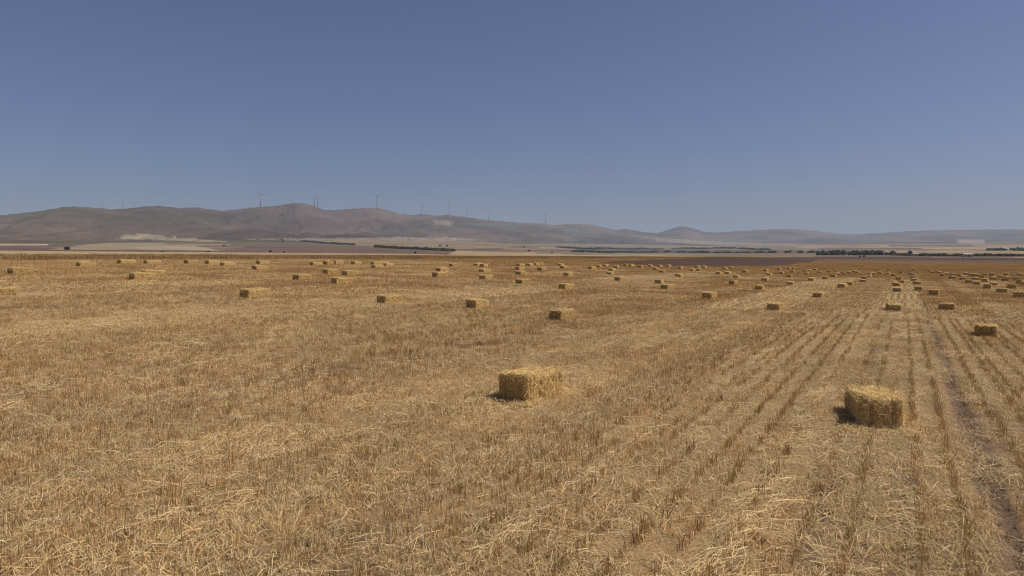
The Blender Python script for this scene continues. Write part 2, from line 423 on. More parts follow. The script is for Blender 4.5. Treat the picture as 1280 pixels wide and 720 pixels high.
# ------------------------------------------------------------------ scattering by geometry nodes (stuff only)
def scatter(name, pts, rot, scl, idx, tiles, label, cat):
    coll = bpy.data.collections.new(name + '_tiles')
    for i, me in enumerate(tiles): coll.objects.link(bpy.data.objects.new('%s_tile_%02d' % (name, i), me))
    me = bpy.data.meshes.new(name); me.vertices.add(len(pts)); me.vertices.foreach_set('co', np.asarray(pts, np.float32).ravel())
    for nm, arr in (('rot', rot), ('scl', scl)):
        at = me.attributes.new(nm, 'FLOAT_VECTOR', 'POINT'); at.data.foreach_set('vector', np.asarray(arr, np.float32).ravel())
    at = me.attributes.new('idx', 'INT', 'POINT'); at.data.foreach_set('value', np.asarray(idx, np.int32))
    o = link(name, me)
    ng = bpy.data.node_groups.new(name + '_scatter', 'GeometryNodeTree')
    ng.interface.new_socket('Geometry', in_out='INPUT', socket_type='NodeSocketGeometry')
    ng.interface.new_socket('Geometry', in_out='OUTPUT', socket_type='NodeSocketGeometry')
    N, L = ng.nodes, ng.links
    gi = N.new('NodeGroupInput'); go = N.new('NodeGroupOutput'); ip = N.new('GeometryNodeInstanceOnPoints')
    ci = N.new('GeometryNodeCollectionInfo'); ci.inputs['Collection'].default_value = coll
    ci.inputs['Separate Children'].default_value = True; ci.inputs['Reset Children'].default_value = True
    def na_(nm, dt):
        x = N.new('GeometryNodeInputNamedAttribute'); x.data_type = dt; x.inputs['Name'].default_value = nm
        return next(s for s in x.outputs if s.enabled and s.name == 'Attribute')
    e2r = N.new('FunctionNodeEulerToRotation'); L.new(na_('rot', 'FLOAT_VECTOR'), e2r.inputs[0])
    L.new(gi.outputs[0], ip.inputs['Points']); L.new(ci.outputs[0], ip.inputs['Instance'])
    ip.inputs['Pick Instance'].default_value = True
    L.new(na_('idx', 'INT'), ip.inputs['Instance Index']); L.new(e2r.outputs[0], ip.inputs['Rotation']); L.new(na_('scl', 'FLOAT_VECTOR'), ip.inputs['Scale'])
    L.new(ip.outputs[0], go.inputs[0])
    md = o.modifiers.new('scatter', 'NODES'); md.node_group = ng
    return tag(o, label, cat, kind='stuff')

def shade(n, lo=0.48, hi=1.3, warm=0.06):
    s = rng.uniform(lo, hi, n)[:, None]; w = rng.normal(0, warm, n)[:, None]
    return np.clip(np.concatenate([s * (1 + w), s, s * (1 - 1.3 * w)], 1), 0.05, 2)

def stalks(bx, by, h, width, lean=0.22, z0=-0.01):
    """upright stalks as slim quads, each a little leaning"""
    n = len(bx); th = rng.uniform(0, 2 * np.pi, n)
    u = np.stack([np.cos(th), np.sin(th), 0 * th], -1) * (width[:, None] if np.ndim(width) else width) / 2
    base = np.stack([bx, by, np.full(n, z0)], -1)
    ln = np.abs(rng.normal(0, lean, n)); la = rng.uniform(0, 2 * np.pi, n)
    top = base + np.stack([h * np.sin(ln) * np.cos(la), h * np.sin(ln) * np.sin(la), h * np.cos(ln)], -1)
    return np.stack([base - u, base + u, top + u * 0.8, top - u * 0.8], 1)

def lying(n, sx, sy, lmin, lmax, width, zmax, along=None):
    """loose straws lying about: two bent quads each"""
    c = np.stack([rng.uniform(-sx / 2, sx / 2, n), rng.uniform(-sy / 2, sy / 2, n), rng.uniform(0.006, zmax, n) ** 1.0], -1)
    th = rng.uniform(0, 2 * np.pi, n) if along is None else rng.normal(math.pi / 2, along, n)
    ln = rng.uniform(lmin, lmax, n)[:, None]; d = np.stack([np.cos(th), np.sin(th), rng.normal(0, 0.12, n)], -1)
    s = np.stack([-np.sin(th), np.cos(th), 0 * th], -1)
    wv = (s * 0.75 + np.array([0, 0, 1]) * rng.uniform(-.8, .8, (n, 1))) * width / 2
    bend = s * rng.normal(0, 0.03, (n, 1)) * ln + np.array([0, 0, 1]) * rng.uniform(0, 0.05, (n, 1))
    p0 = c - d * ln / 2; p1 = c + bend; p2 = c + d * ln / 2
    for p in (p0, p1, p2): p[:, 2] = np.maximum(p[:, 2], 0.004)
    q = np.concatenate([np.stack([p0 - wv, p0 + wv, p1 + wv, p1 - wv], 1), np.stack([p1 - wv, p1 + wv, p2 + wv, p2 - wv], 1)], 0)
    return q

def tile_rows(rows, length, per_m, hmean, width, spread=0.02, gap=0.35, clumps=12):
    qs = []
    for x0 in rows:
        n = int(per_m * length)
        nc = max(3, int(length * clumps)); cy = rng.uniform(-length / 2, length / 2, nc)
        y = cy[rng.integers(0, nc, n)] + rng.normal(0, 0.045, n)
        keep = rng.random(n) > gap * 0.3
        x = x0 + rng.normal(0, spread, n)
        h = np.clip(rng.normal(hmean, hmean * 0.28, n), 0.02, hmean * 1.9)
        qs.append(stalks(x[keep], y[keep], h[keep], width * rng.uniform(.7, 1.3, keep.sum()), 0.24))
    return np.concatenate(qs)

near_t = []
for k in range(7): # dense row, 1 m
    q = tile_rows([0], 1.0, 120 + 12 * k, 0.073, 0.0038, 0.034); near_t.append(quads_mesh('stub', q, M_STUB, shade(len(q))))
for k in range(4): # straight tight row
    q = tile_rows([0], 1.0, 150, 0.078, 0.0038, 0.017, clumps=26); near_t.append(quads_mesh('stub', q, M_STUB, shade(len(q))))
for k in range(4): # thin, trampled row
    q = np.concatenate([tile_rows([0], 1.0, 60, 0.066, 0.0046, 0.036), lying(40, .14, 1, .04, .16, .0042, .05)]); near_t.append(quads_mesh('stub', q, M_STUB, shade(len(q), .7, 1.3)))
mid_t = []
rows10 = (np.arange(10) - 4.5) * 0.15
for k in range(5):
    q = tile_rows(rows10, 2.0, 60, 0.082, 0.0085, 0.035); mid_t.append(quads_mesh('stub', q, M_STUB, shade(len(q), .66, 1.2)))
for k in range(3):
    q = tile_rows(rows10[::2], 2.0, 60, 0.078, 0.0085, 0.035); mid_t.append(quads_mesh('stub', q, M_STUB, shade(len(q), .7, 1.25)))
far_t = []
rows20 = (np.arange(20) - 9.5) * 0.15
for k in range(3):
    q = tile_rows(rows20, 6.0, 12, 0.10, 0.026, 0.04); far_t.append(quads_mesh('stub', q, M_STUB, shade(len(q), .7, 1.18)))
tiles = near_t + mid_t + far_t
NN, NM = len(near_t), len(mid_t)

def place(da, db, rmin, rmax, amax=200, bstag=True):
    """lattice in row coordinates, cut to a wedge a little wider than the view"""
    A0, A1 = max(-54, -rmax), min(amax, rmax)
    ia = np.arange(math.floor(A0 / da), math.ceil(A1 / da)); ib = np.arange(0, math.ceil(rmax / db) + 1)
    IA, IB = np.meshgrid(ia, ib, indexing='ij'); IA = IA.ravel(); IB = IB.ravel()
    a = IA * da; b = IB * db + (_hash(IA, IA * 0, 77) * db if bstag else 0)
    X, Y = xy(a, b); r = np.hypot(X, Y)
    ok = (r >= rmin) & (r < rmax) & (Y > 2.2) & (np.abs(X) < 0.84 * Y + 3.0) & (a > -53)
    ok[ok] &= ~((in_poly(*project(X[ok], Y[ok], ground_z(X[ok], Y[ok])), PLOUGH)) & (r[ok] > 40))
    return a[ok], b[ok], X[ok], Y[ok], r[ok], IA[ok], IB[ok]

def furrow(a): # 1 where no stubble stands (ruts)
    return np.maximum.reduce([np.exp(-((a - c) / w) ** 2) for c, w in ((0.74, .13), (-8.35, .07), (8.0, .15), (-0.55, .03), (-24, .3), (-32, .3))])
def lane(a):   # 1 in wheel lanes with flattened, thin stubble
    return np.maximum(sstep(-1.3, -0.9, a) * (1 - sstep(0.5, 0.9, a)), 0.8 * np.maximum.reduce([np.exp(-((a - c) / w) ** 4) for c, w in ((-6.0, .55), (-4.3, .5), (-17, 1.4), (-2.2, .3))]))
slope = lambda a: np.interp(a, (GA[:-1] + GA[1:]) / 2, np.diff(GZ) / np.diff(GA))
P_, R_, S_, I_ = [], [], [], []
def put(X, Y, a, sc, idx, zoff=0.0, flip=True):
    n = len(X); fl = (rng.random(n) < .5) & flip
    P_.append(np.stack([X, Y, ground_z(X, Y) + zoff], -1))
    s = np.arctan(slope(a))
    R_.append(np.stack([0 * X, np.where(fl, s, -s), -ROW + np.pi * fl], -1)); S_.append(sc); I_.append(idx)

a, b, X, Y, r, IA, IB = place(0.15, 0.96, 2.0, 27)
tall = fbm(a / 1.1, b / 3.0, 51, 3); rowk = _hash(IA, IA * 0, 5)
thin = lane(a) * 0.62 + 0.60 * (fbm(a / 0.7, b / 1.2, 61, 3) - 0.5) * 2 + 0.35 * (rowk - .5) + rng.normal(0, .12, len(a))
lz = (a > -3.2) & (a < 3.6); lk = (sstep(-3.4, -2.2, a) * (1 - sstep(1.6, 3.4, a))) * (.85 + .45 * fbm(a / 1.5 + 9, b / 4, 67, 2)); odd = (IA + (_hash(IA // 5, IA * 0, 91) > .6)) % 2; thin = thin + lk * np.where(odd == 1, .55 + .35 * rng.random(len(a)), -.30)
keep = (furrow(a) * (.6 + .8 * fbm(b / 2.5, a, 66, 2)) < 0.5) & (rng.random(len(a)) > 0.03 + 0.42 * np.clip(thin, 0, 1) ** 1.5 + np.where(lz & (odd == 1), .22 * lk, 0)); isthin = thin > 0.33
lane_z = (a > -3.2) & (a < 3.6)
idx = np.where(isthin, 11 + rng.integers(0, 4, len(a)), np.where(lane_z, 7 + rng.integers(0, 4, len(a)), rng.integers(0, 7, len(a))))
sz = 0.72 + 0.62 * tall + 0.12 * rng.random(len(a))
sc = np.stack([0.9 + 0.6 * rng.random(len(a)), np.ones(len(a)), sz], -1)
ja = a + rng.normal(0, .012, len(a)); X, Y = xy(ja, b)
put(X[keep], Y[keep], a[keep], sc[keep], idx[keep])
a, b, X, Y, r, IA, IB = place(1.5, 2.0, 26.5, 72)
thin = lane(a) * 0.5 + 0.55 * (fbm(a / 3, b / 9, 61, 3) - 0.5) * 2
idx = NN + np.where(thin > 0.22, 5 + rng.integers(0, 3, len(a)), rng.integers(0, 5, len(a)))
sc = np.stack([np.ones(len(a)), np.ones(len(a)), 0.75 + 0.6 * fbm(a / 4, b / 9, 52, 3)], -1)
put(X, Y, a, sc, idx)
a, b, X, Y, r, IA, IB = place(3.0, 6.0, 71, 230)
idx = NN + NM + rng.integers(0, 3, len(a))
put(X, Y, a, np.stack([np.ones(len(a)), np.ones(len(a)), 0.7 + 0.6 * fbm(a / 8, b / 20, 53, 3)], -1), idx)
a, b, X, Y, r, IA, IB = place(5.6, 11.5, 228, 470, amax=420)
put(X, Y, a, np.stack([2 + 0 * a, 2 + 0 * a, 0.9 + 0.3 * fbm(a / 8, b / 20, 53, 3)], -1), NN + NM + rng.integers(0, 3, len(a)))
scatter('stubble', np.concatenate(P_), np.concatenate(R_), np.concatenate(S_), np.concatenate(I_), tiles, 'rows of cut brown straw stubble standing all over the field', 'stubble')

# loose straw on the ground
lit = []
for n_, k in ((480, 3), (760, 3), (1150, 3)):
    for _ in range(k):
        q = np.concatenate([lying(int(n_ * .85), 1.1, 1.1, .025, .12, .0042, .025), lying(int(n_ * .15), 1.1, 1.1, .1, .34, .0042, .05)])
        lit.append(quads_mesh('litter', q, M_LIT, shade(len(q), .6, 1.2, .04)))
for _ in range(3): # combed bundles along the rows
    q = lying(90, 0.30, 1.1, .12, .42, .0042, .05, along=0.42); lit.append(quads_mesh('litter', q, M_LIT, shade(len(q), .75, 1.3, .03)))
for n_ in (420, 800):
    for _ in range(2):
        q = lying(n_, 2.1, 2.1, .06, .28, .010, .04); lit.append(quads_mesh('litter', q, M_LIT, shade(len(q), .65, 1.15, .04)))
P_, R_, S_, I_ = [], [], [], []
def litter_amt(a, b):
    v = 0.30 + 1.1 * (fbm(a / 1.3, b / 3.2, 71, 3) - 0.5)
    for c, w, k in ((-1.05, .22, .5), (-6.2, .5, .5), (-5.0, .4, .45), (-4.1, .5, .4), (-17, 1.6, .5), (-0.2, .8, .3), (-2.2, .4, .2), (4, 1, .1)): v = v + k * np.exp(-((a - c) / w) ** 2)
    return v - 0.5 * np.exp(-((a - .74) / .25) ** 2) - 0.3 * np.exp(-((a + 8.35) / .25) ** 2)
a, b, X, Y, r, IA, IB = place(0.8, 0.8, 2.0, 28)
a = a + rng.uniform(-.4, .4, len(a)); b = b + rng.uniform(-.4, .4, len(b))
off_ = rng.uniform(.50, .64, len(a)); a = np.where((np.abs(a - .74) < off_) & (rng.random(len(a)) < .8), .74 + np.sign(a - .74) * off_, a); X, Y = xy(a, b)   # the open rut stays bare
am = litter_amt(a, b) + rng.normal(0, .08, len(a))
lv = np.clip((am * 4.2).astype(int), 0, 3)
idx = np.where(lv <= 1, rng.integers(0, 3, len(a)), np.where(lv == 2, 3 + rng.integers(0, 3, len(a)), 6 + rng.integers(0, 3, len(a))))
keep = am > np.where((a > -3.2) & (a < 3.4), -.2, .10)
one = np.ones((len(a), 3))
P_.append(np.stack([X, Y, ground_z(X, Y)], -1)[keep]); s_ = np.arctan(slope(a))
R_.append(np.stack([0 * X, -s_, -ROW + 0 * X], -1)[keep]); S_.append(one[keep]); I_.append(idx[keep])
bun = (am > 0.5) & (rng.random(len(a)) < .13)
P_.append(np.stack([X, Y, ground_z(X, Y) + .02], -1)[bun]); R_.append(np.stack([0 * X, 0 * X, -ROW + rng.normal(0, .5, len(a))], -1)[bun]); S_.append((one * rng.uniform(.6, 1.1, (len(a), 1)))[bun]); I_.append((9 + rng.integers(0, 3, len(a)))[bun])
for c_, j_, pr in ((-1.05, .05, .8), (-5.2, .35, .22), (-6.3, .35, .25), (-2.45, .05, .5)):
    bl_ = np.arange(2.5, 60, .55); bl_ = bl_[rng.random(len(bl_)) < pr]; al_ = c_ + rng.normal(0, j_, len(bl_)); bl_ = bl_ + rng.uniform(-.3, .3, len(bl_))
    X, Y = xy(al_, bl_); o_ = 0 * X
    P_.append(np.stack([X, Y, ground_z(X, Y) + .01], -1)); R_.append(np.stack([o_, o_, -ROW + rng.normal(0, .25, len(X))], -1)); S_.append(np.stack([.7 + o_, .9 + o_, .9 + o_], -1)); I_.append(9 + rng.integers(0, 3, len(X)))
a, b, X, Y, r, IA, IB = place(2.0, 2.0, 27.5, 75)
am = litter_amt(a, b) + rng.normal(0, .1, len(a)); keep = am > .25
idx = np.where(am > .6, 14 + rng.integers(0, 2, len(a)), 12 + rng.integers(0, 2, len(a)))
s_ = np.arctan(slope(a))
P_.append(np.stack([X, Y, ground_z(X, Y) + .01], -1)[keep]); R_.append(np.stack([0 * X, -s_, -ROW + 0 * X], -1)[keep]); S_.append(np.ones((keep.sum(), 3))); I_.append(idx[keep])
scatter('straw_litter', np.concatenate(P_), np.concatenate(R_), np.concatenate(S_), np.concatenate(I_), lit, 'pale loose straw lying in streaks between the stubble rows', 'straw')

# crumbs of soil along the ruts and in bare patches
def clod_tile(n, sx, sy, smin, smax):
    mb = MB()
    for _ in range(n):
        r_ = random.uniform(smin, smax) * random.random() ** .6 + smin * .5; x, y = random.gauss(0, sx / 3), random.uniform(-sy / 2, sy / 2)
        pts = [Vector((random.uniform(.6, 1.2) * dx, random.uniform(.6, 1.2) * dy, random.uniform(.5, 1.0) * dz)) * r_ + Vector((x, y, r_ * .25)) for dx, dy, dz in ((1, 0, 0), (0, 1, 0), (-1, 0, 0), (0, -1, 0), (0, 0, 1), (0, 0, -1))]
        mb.add(pts, [[0, 1, 4], [1, 2, 4], [2, 3, 4], [3, 0, 4], [1, 0, 5], [2, 1, 5], [3, 2, 5], [0, 3, 5]])
    return mb.mesh('clods', M_SOIL)
M_SOIL = plain_mat('soil', (0.20, 0.135, 0.092), .95, 30, .3)
clt = [clod_tile(60, .20, .8, .005, .015) for _ in range(3)] + [clod_tile(50, .9, .9, .004, .013) for _ in range(3)]
ca_, cb_, ci_ = [], [], []
for c_, pr in ((.74, .95), (-.55, .5), (-8.35, .7), (0.05, .35)):
    bl_ = np.arange(2.5, 32, .7); bl_ = bl_[rng.random(len(bl_)) < pr]; ca_.append(c_ + rng.normal(0, .03, len(bl_))); cb_.append(bl_); ci_.append(rng.integers(0, 3, len(bl_)))
n = 420; al_ = rng.uniform(-14, 6, n); bl_ = rng.uniform(2, 22, n); ok = fbm(al_ / 1.3, bl_ / 3.2, 71, 3) < .45
ca_.append(al_[ok]); cb_.append(bl_[ok]); ci_.append(3 + rng.integers(0, 3, ok.sum()))
a, b = np.concatenate(ca_), np.concatenate(cb_); X, Y = xy(a, b); n = len(a); rut = .035 * np.exp(-((a - .74) / .12) ** 2) + .035 * np.exp(-((a + 8.35) / .16) ** 2)
scatter('soil_clods', np.stack([X, Y, ground_z(X, Y) - rut], -1), np.stack([0 * a, 0 * a, -ROW + np.pi * (rng.random(n) < .5)], -1), np.ones((n, 3)), np.concatenate(ci_), clt, 'crumbled dry soil clods along the wheel ruts', 'soil')

# uncut crop strip on the rise beyond the stubble
ct = []
for k in range(4):
    n = 900
    q = stalks(rng.uniform(-1.5, 1.5, n), rng.uniform(-1.5, 1.5, n), np.clip(rng.normal(.27, .05, n), .12, .42), rng.uniform(.012, .03, n), .16)
    zc_ = shade(len(q), .6, 1.2)
    ct.append(quads_mesh('crop', q, M_CROP, zc_))
IA, IB = np.meshgrid(np.arange(-20, -17), np.arange(-25, 130), indexing='ij')
a = IA.ravel() * 2.9 - 2.5; b = IB.ravel() * 2.9; X, Y = xy(a, b)
ok = (Y > 5) & (np.abs(X) < .84 * Y + 12); a, b, X, Y = a[ok], b[ok], X[ok], Y[ok]
n = len(a); s_ = np.arctan(slope(a))
scatter('standing_crop', np.stack([X, Y, ground_z(X, Y)], -1), np.stack([0 * X, -s_, np.full(n, -ROW)], -1), np.stack([np.ones(n), np.ones(n), .85 + .4 * fbm(a / 6, b / 10, 81, 3)], -1), rng.integers(0, 4, n), ct, 'strip of uncut brown crop along the far left edge of the field', 'crop')

# ------------------------------------------------------------------ straw bales
BL, BW, BH = 0.97, 0.47, 0.36
def bale_surface(nu, nv, nw, seed, amp):
    """rounded, flaky box: long axis Y from 0 (near end) to BL, resting on z=0"""
    def disp(p):
        x, y, z = p[:, 0] / (BW / 2), (p[:, 1] - BL / 2) / (BL / 2), (p[:, 2] - BH / 2) / (BH / 2)
        k = 10.0
        m = (np.abs(x) ** k + np.abs(y) ** k + np.abs(z) ** k) ** (1 / k)
        mx = np.maximum(np.maximum(np.abs(x), np.abs(y)), np.abs(z))
        s = mx / np.maximum(m, 1e-6)
        c = np.array([0, BL / 2, BH / 2]); q = c + (p - c) * s[:, None]
        dirn = np.stack([np.sign(x) * (np.abs(x) > .985), np.sign(y) * (np.abs(y) > .985), np.sign(z) * (np.abs(z) > .985)], -1)
        dl = np.linalg.norm(dirn, axis=1, keepdims=True); dirn = dirn / np.maximum(dl, 1e-6)
        nse = fbm(p[:, 0] * 14 + p[:, 2] * 9 + seed, p[:, 1] * 16 + p[:, 2] * 11, seed, 4) - .5
        big = fbm(p[:, 0] * 3.3 + p[:, 2] * 2.5 + seed * 3, p[:, 1] * 3.3 + p[:, 2] * 2, seed + 50, 2) - .5
        ph = (p[:, 1] / 0.085 + .35 * np.sin(p[:, 2] * 9 + seed) + 0.9 * vnoise(p[:, 2] * 6, p[:, 0] * 6, seed))
        flake = -np.exp(-((ph - np.round(ph)) / .13) ** 2) * (np.abs(y) < .97)
        groove = -(np.exp(-((np.abs(p[:, 0]) - .105) / .022) ** 2)) * ((np.abs(y) > .96) | (np.abs(z) > .96))
        q = q + dirn * (amp * nse + .030 * big + .020 * flake * (np.abs(z) < .99) + .016 * groove)[:, None]
        q[:, 2] = np.maximum(q[:, 2], 0.0)
        # ends lean a little
        q[:, 1] += (q[:, 2] - BH / 2) * 0.16 * math.sin(seed * 1.7)
        q[:, 2] *= 1 - .07 * (1 + math.sin(seed * 2.3 + 1)) * (q[:, 1] / BL - .5) - .05 * np.cos(q[:, 1] / BL * 6.28 + seed)
        return q
    V, Fc, off = [], [], 0
    us, vs, ws = np.linspace(-BW / 2, BW / 2, nu + 1), np.linspace(0, BL, nv + 1), np.linspace(0, BH, nw + 1)
    def face(Ax, Ay, mk, flip):
        nonlocal off
        I, J = np.meshgrid(Ax, Ay, indexing='ij'); p = mk(I.ravel(), J.ravel()); V.append(p)
        m, k = len(Ax), len(Ay); i, j = np.meshgrid(np.arange(m - 1), np.arange(k - 1), indexing='ij')
        f = np.stack([i * k + j, (i + 1) * k + j, (i + 1) * k + j + 1, i * k + j + 1], -1).reshape(-1, 4)
        Fc.append((f[:, ::-1] if flip else f) + off); off += len(p)
    z0 = np.zeros_like
    face(us, vs, lambda a, b: np.stack([a, b, z0(a) + BH], -1), False); face(us, vs, lambda a, b: np.stack([a, b, z0(a)], -1), True)
    face(us, ws, lambda a, b: np.stack([a, z0(a), b], -1), False); face(us, ws, lambda a, b: np.stack([a, z0(a) + BL, b], -1), True)
    face(vs, ws, lambda a, b: np.stack([z0(a) + BW / 2, a, b], -1), False); face(vs, ws, lambda a, b: np.stack([z0(a) - BW / 2, a, b], -1), True)
    return disp(np.concatenate(V)), np.concatenate(Fc)

def bale_meshes(level, seed):
    nu, nv, nw, nf, fw, fl = {0: (40, 84, 30, 5600, .0038, (.025, .09)), 1: (16, 32, 12, 1100, .008, (.03, .09)), 2: (8, 14, 6, 130, .014, (.03, .10))}[level]
    V, Fc = bale_surface(nu, nv, nw, seed, .030)
    body = mesh('bale_body', V, Fc.ravel(), np.full(len(Fc), 4), M_BALE, smooth=level > 0)
    # straws sticking out of every face but the underside
    fi = Fc[rng.integers(0, len(Fc), nf)]; p = V[fi].mean(1)
    nrm = np.cross(V[fi[:, 1]] - V[fi[:, 0]], V[fi[:, 3]] - V[fi[:, 0]]); nrm /= np.maximum(np.linalg.norm(nrm, axis=1, keepdims=True), 1e-9)
    ok = nrm[:, 2] > -.5; p, nrm = p[ok], nrm[ok]; nf = len(p)
    p = p + rng.normal(0, .012, p.shape)
    d = rng.normal(0, 1, (nf, 3)); d -= nrm * (d * nrm).sum(1, keepdims=True); d += nrm * rng.uniform(-.25, .32, (nf, 1))
    # shear: side straws hang down, top ones lie
    d[:, 2] -= .35 * (np.abs(nrm[:, 2]) < .5)
    d /= np.linalg.norm(d, axis=1, keepdims=True)
    ln = rng.uniform(*fl, nf)[:, None]; wv = np.cross(d, rng.normal(0, 1, (nf, 3))); wv /= np.maximum(np.linalg.norm(wv, axis=1, keepdims=True), 1e-9); wv *= fw / 2
    e = p + d * ln; e[:, 2] = np.maximum(e[:, 2], .003); p2 = p - d * ln * .15; p2[:, 2] = np.maximum(p2[:, 2], .003)
    q = np.stack([p2 - wv, p2 + wv, e + wv, e - wv], 1)
    if level < 2: # wisps shed round the foot
        n = 420 if level == 0 else 120
        th = rng.uniform(0, 2 * np.pi, n); rr = np.abs(rng.normal(0, .12, n))
        cx = np.clip(np.cos(th) * 2, -1, 1) * (BW / 2 + rr); cy = BL / 2 + np.clip(np.sin(th) * 2, -1, 1) * (BL / 2 + rr)
        lq = lying(n, .01, .01, .06, .22, fw, .05); off = np.tile(np.stack([cx, cy, 0 * cx], -1), (2, 1))
        q = np.concatenate([q, lq + off[:, None, :]])
    straw = quads_mesh('bale_straw', q, M_BALEF, shade(len(q), .75, 1.2, .05))
    tw = []
    for s in (-1, 1):
        mb = MB(); x = s * .105; t = .004 if level == 0 else .007; e = .012
        path = [(x, -e + .004, .02), (x, -e, BH * .5), (x, -e + .004, BH - .03), (x, .03, BH + e * .3), (x + .004, BL / 2, BH + .004), (x, BL - .03, BH + e * .3), (x, BL + e - .004, BH - .03), (x, BL + e, BH * .5), (x, BL + e - .004, .02)]
        mb.tube(path, [t] * len(path), 5 if level == 0 else 4); tw.append(mb.mesh('twine', M_TWINE))
    return body, straw, tw

LV = {0: [bale_meshes(0, s) for s in (3, 8)], 1: [bale_meshes(1, s) for s in (2, 5, 9, 14, 17, 23, 26)], 2: [bale_meshes(2, s) for s in (4, 6, 7, 12, 15, 19, 21, 28)]}

# (x of the near end, y of its foot in the photograph, extra turn in degrees)
BALES = [(640, 503, 3), (1102, 538, -13), (702 - 9, 401, 0), (588, 386, 0), (476, 380, 2), (305, 373, -2), (-27, 371, 4), (1232, 422, 2), (1119, 390, -4), (1185, 389, -3), (966, 389, 6), (883, 374, 0), (1021, 373, 3), (1148, 364, 0), (1167, 370, 9),
 (12, 343, 2), (97, 334, 0), (164, 350, -2), (178, 346, 5), (277, 333, 0), (317, 338, 2), (148, 330.5, 0), (181, 330.5, 4), (232, 330.6, -3), (258, 331, 2), (322, 331, 0),
 (389, 332, 3), (406, 331, -4), (417, 330.6, 2), (441, 331, 0), (466, 336, 0), (465, 331.5, 5), (475, 331, 0), (406, 343, 3), (369, 350, -2), (430, 345, 0), (417, 355, 3),
 (480, 333, 0), (563, 334, 2), (594, 333, 0), (602, 334.5, -3), (547, 340, 3), (543, 347, 0), (601, 341, -2), (602.5, 350, 2),
 (647, 333.5, 0), (646, 338, 2), (647, 344, -3), (648, 355.5, 3), (660, 333, 0), (668, 332, 3), (674, 331.5, 0), (674, 339, -2), (702, 336, 2), (699, 333, 0), (707, 346, 2), (702, 362.5, 0),
 (737, 337, 2), (747, 335, 0), (755, 333.5, 3), (769, 336, -2), (763, 339.5, 0), (761, 344, -5), (771, 351.5, 14), (781, 333.3, 0), (787, 333.5, 2), (799, 335, -3),
 (812, 334.3, 0), (822.5, 334.3, 2), (834, 334, 0), (818, 338, 3), (826.5, 341.5, -2), (849, 336.5, 0), (864, 339.5, 2), (872, 339, -3), (870, 335, 0), (879, 335.4, 2), (847, 346.5, 0), (822, 355.5, -3), (830, 362.5, 5),
 (905, 336.7, 0), (913, 335.6, 2), (897, 343.5, -2), (919, 348, 3), (914, 356, 0), (930, 341, 0), (908, 343.5, 2), (956, 339.5, 0), (960, 344.8, -2), (955, 352, 3), (948, 363, 0),
 (973, 338, 0), (985, 336.7, 2), (991, 336.2, -3), (976, 343, 0), (990, 341, 2), (986, 347, -2), (987, 357, 0), (1006.5, 340.5, 2), (1007, 343.7, -3), (1012, 339.4, 0), (1018, 338, 2), (1024, 342, 0), (1013, 352, 4), (1031, 349.5, 0), (1036, 341, -2),
 (1041, 347, 0), (1048, 344.6, -5), (1053, 343.4, 0), (1061, 342.3, 3), (1045, 340, 0), (1067, 341, 8), (1071, 342, 8), (1051, 360.5, 5), (1061, 357.7, -5), (1078.5, 353.5, 0), (1080, 349.8, -3), (1084, 347.6, 4), (1086, 345.2, 0), (1091, 344, 0), (1095, 338, 0), (1100, 343, -4), (1103, 341, 0), (1108, 340, 2), (1111, 337.5, 0), (1109, 343.2, 0), (1116.5, 345.8, 2),
 (1123.5, 350.8, 0), (1126.5, 355, 2), (1120, 358.8, -3), (1121, 366, 0), (1138, 344, 4), (1141, 346.6, 0), (1141.5, 349.3, -2), (1143, 352, 2), (1147, 356.3, 0), (1126, 342.2, 0), (1129, 340, 0), (1142, 338, 0),
 (1162, 340, 0), (1166, 342, 2), (1171, 341, 0), (1175, 342.4, -2), (1183, 344, 0), (1178, 346, 3), (1191, 345.2, 0), (1192, 349, -3), (1198, 346.2, 2),
 (1205, 347.7, 0), (1203, 350.2, 2), (1211.5, 354.8, 0), (1221, 350.6, -3), (1221, 356.7, 0), (1230, 353.2, 6), (1227.5, 347.7, 0), (1220, 345.6, 2), (1214, 345, 0), (1234, 361.6, 0), (1242.5, 357.6, 8), (1243, 350, 0), (1239.5, 346.2, 2), (1231, 345, 0), (1250, 347.6, -2), (1257, 352.3, 0), (1259, 349, 3), (1265, 361.5, 6), (1253.5, 367, 0), (1272, 350.7, 0), (1274, 355.2, 7), (1280, 357.5, 0), (1275, 345, 0), (1278, 373.3, -2), (1240, 343, 0), (1207, 344, 2), (1258, 344.2, 0)]
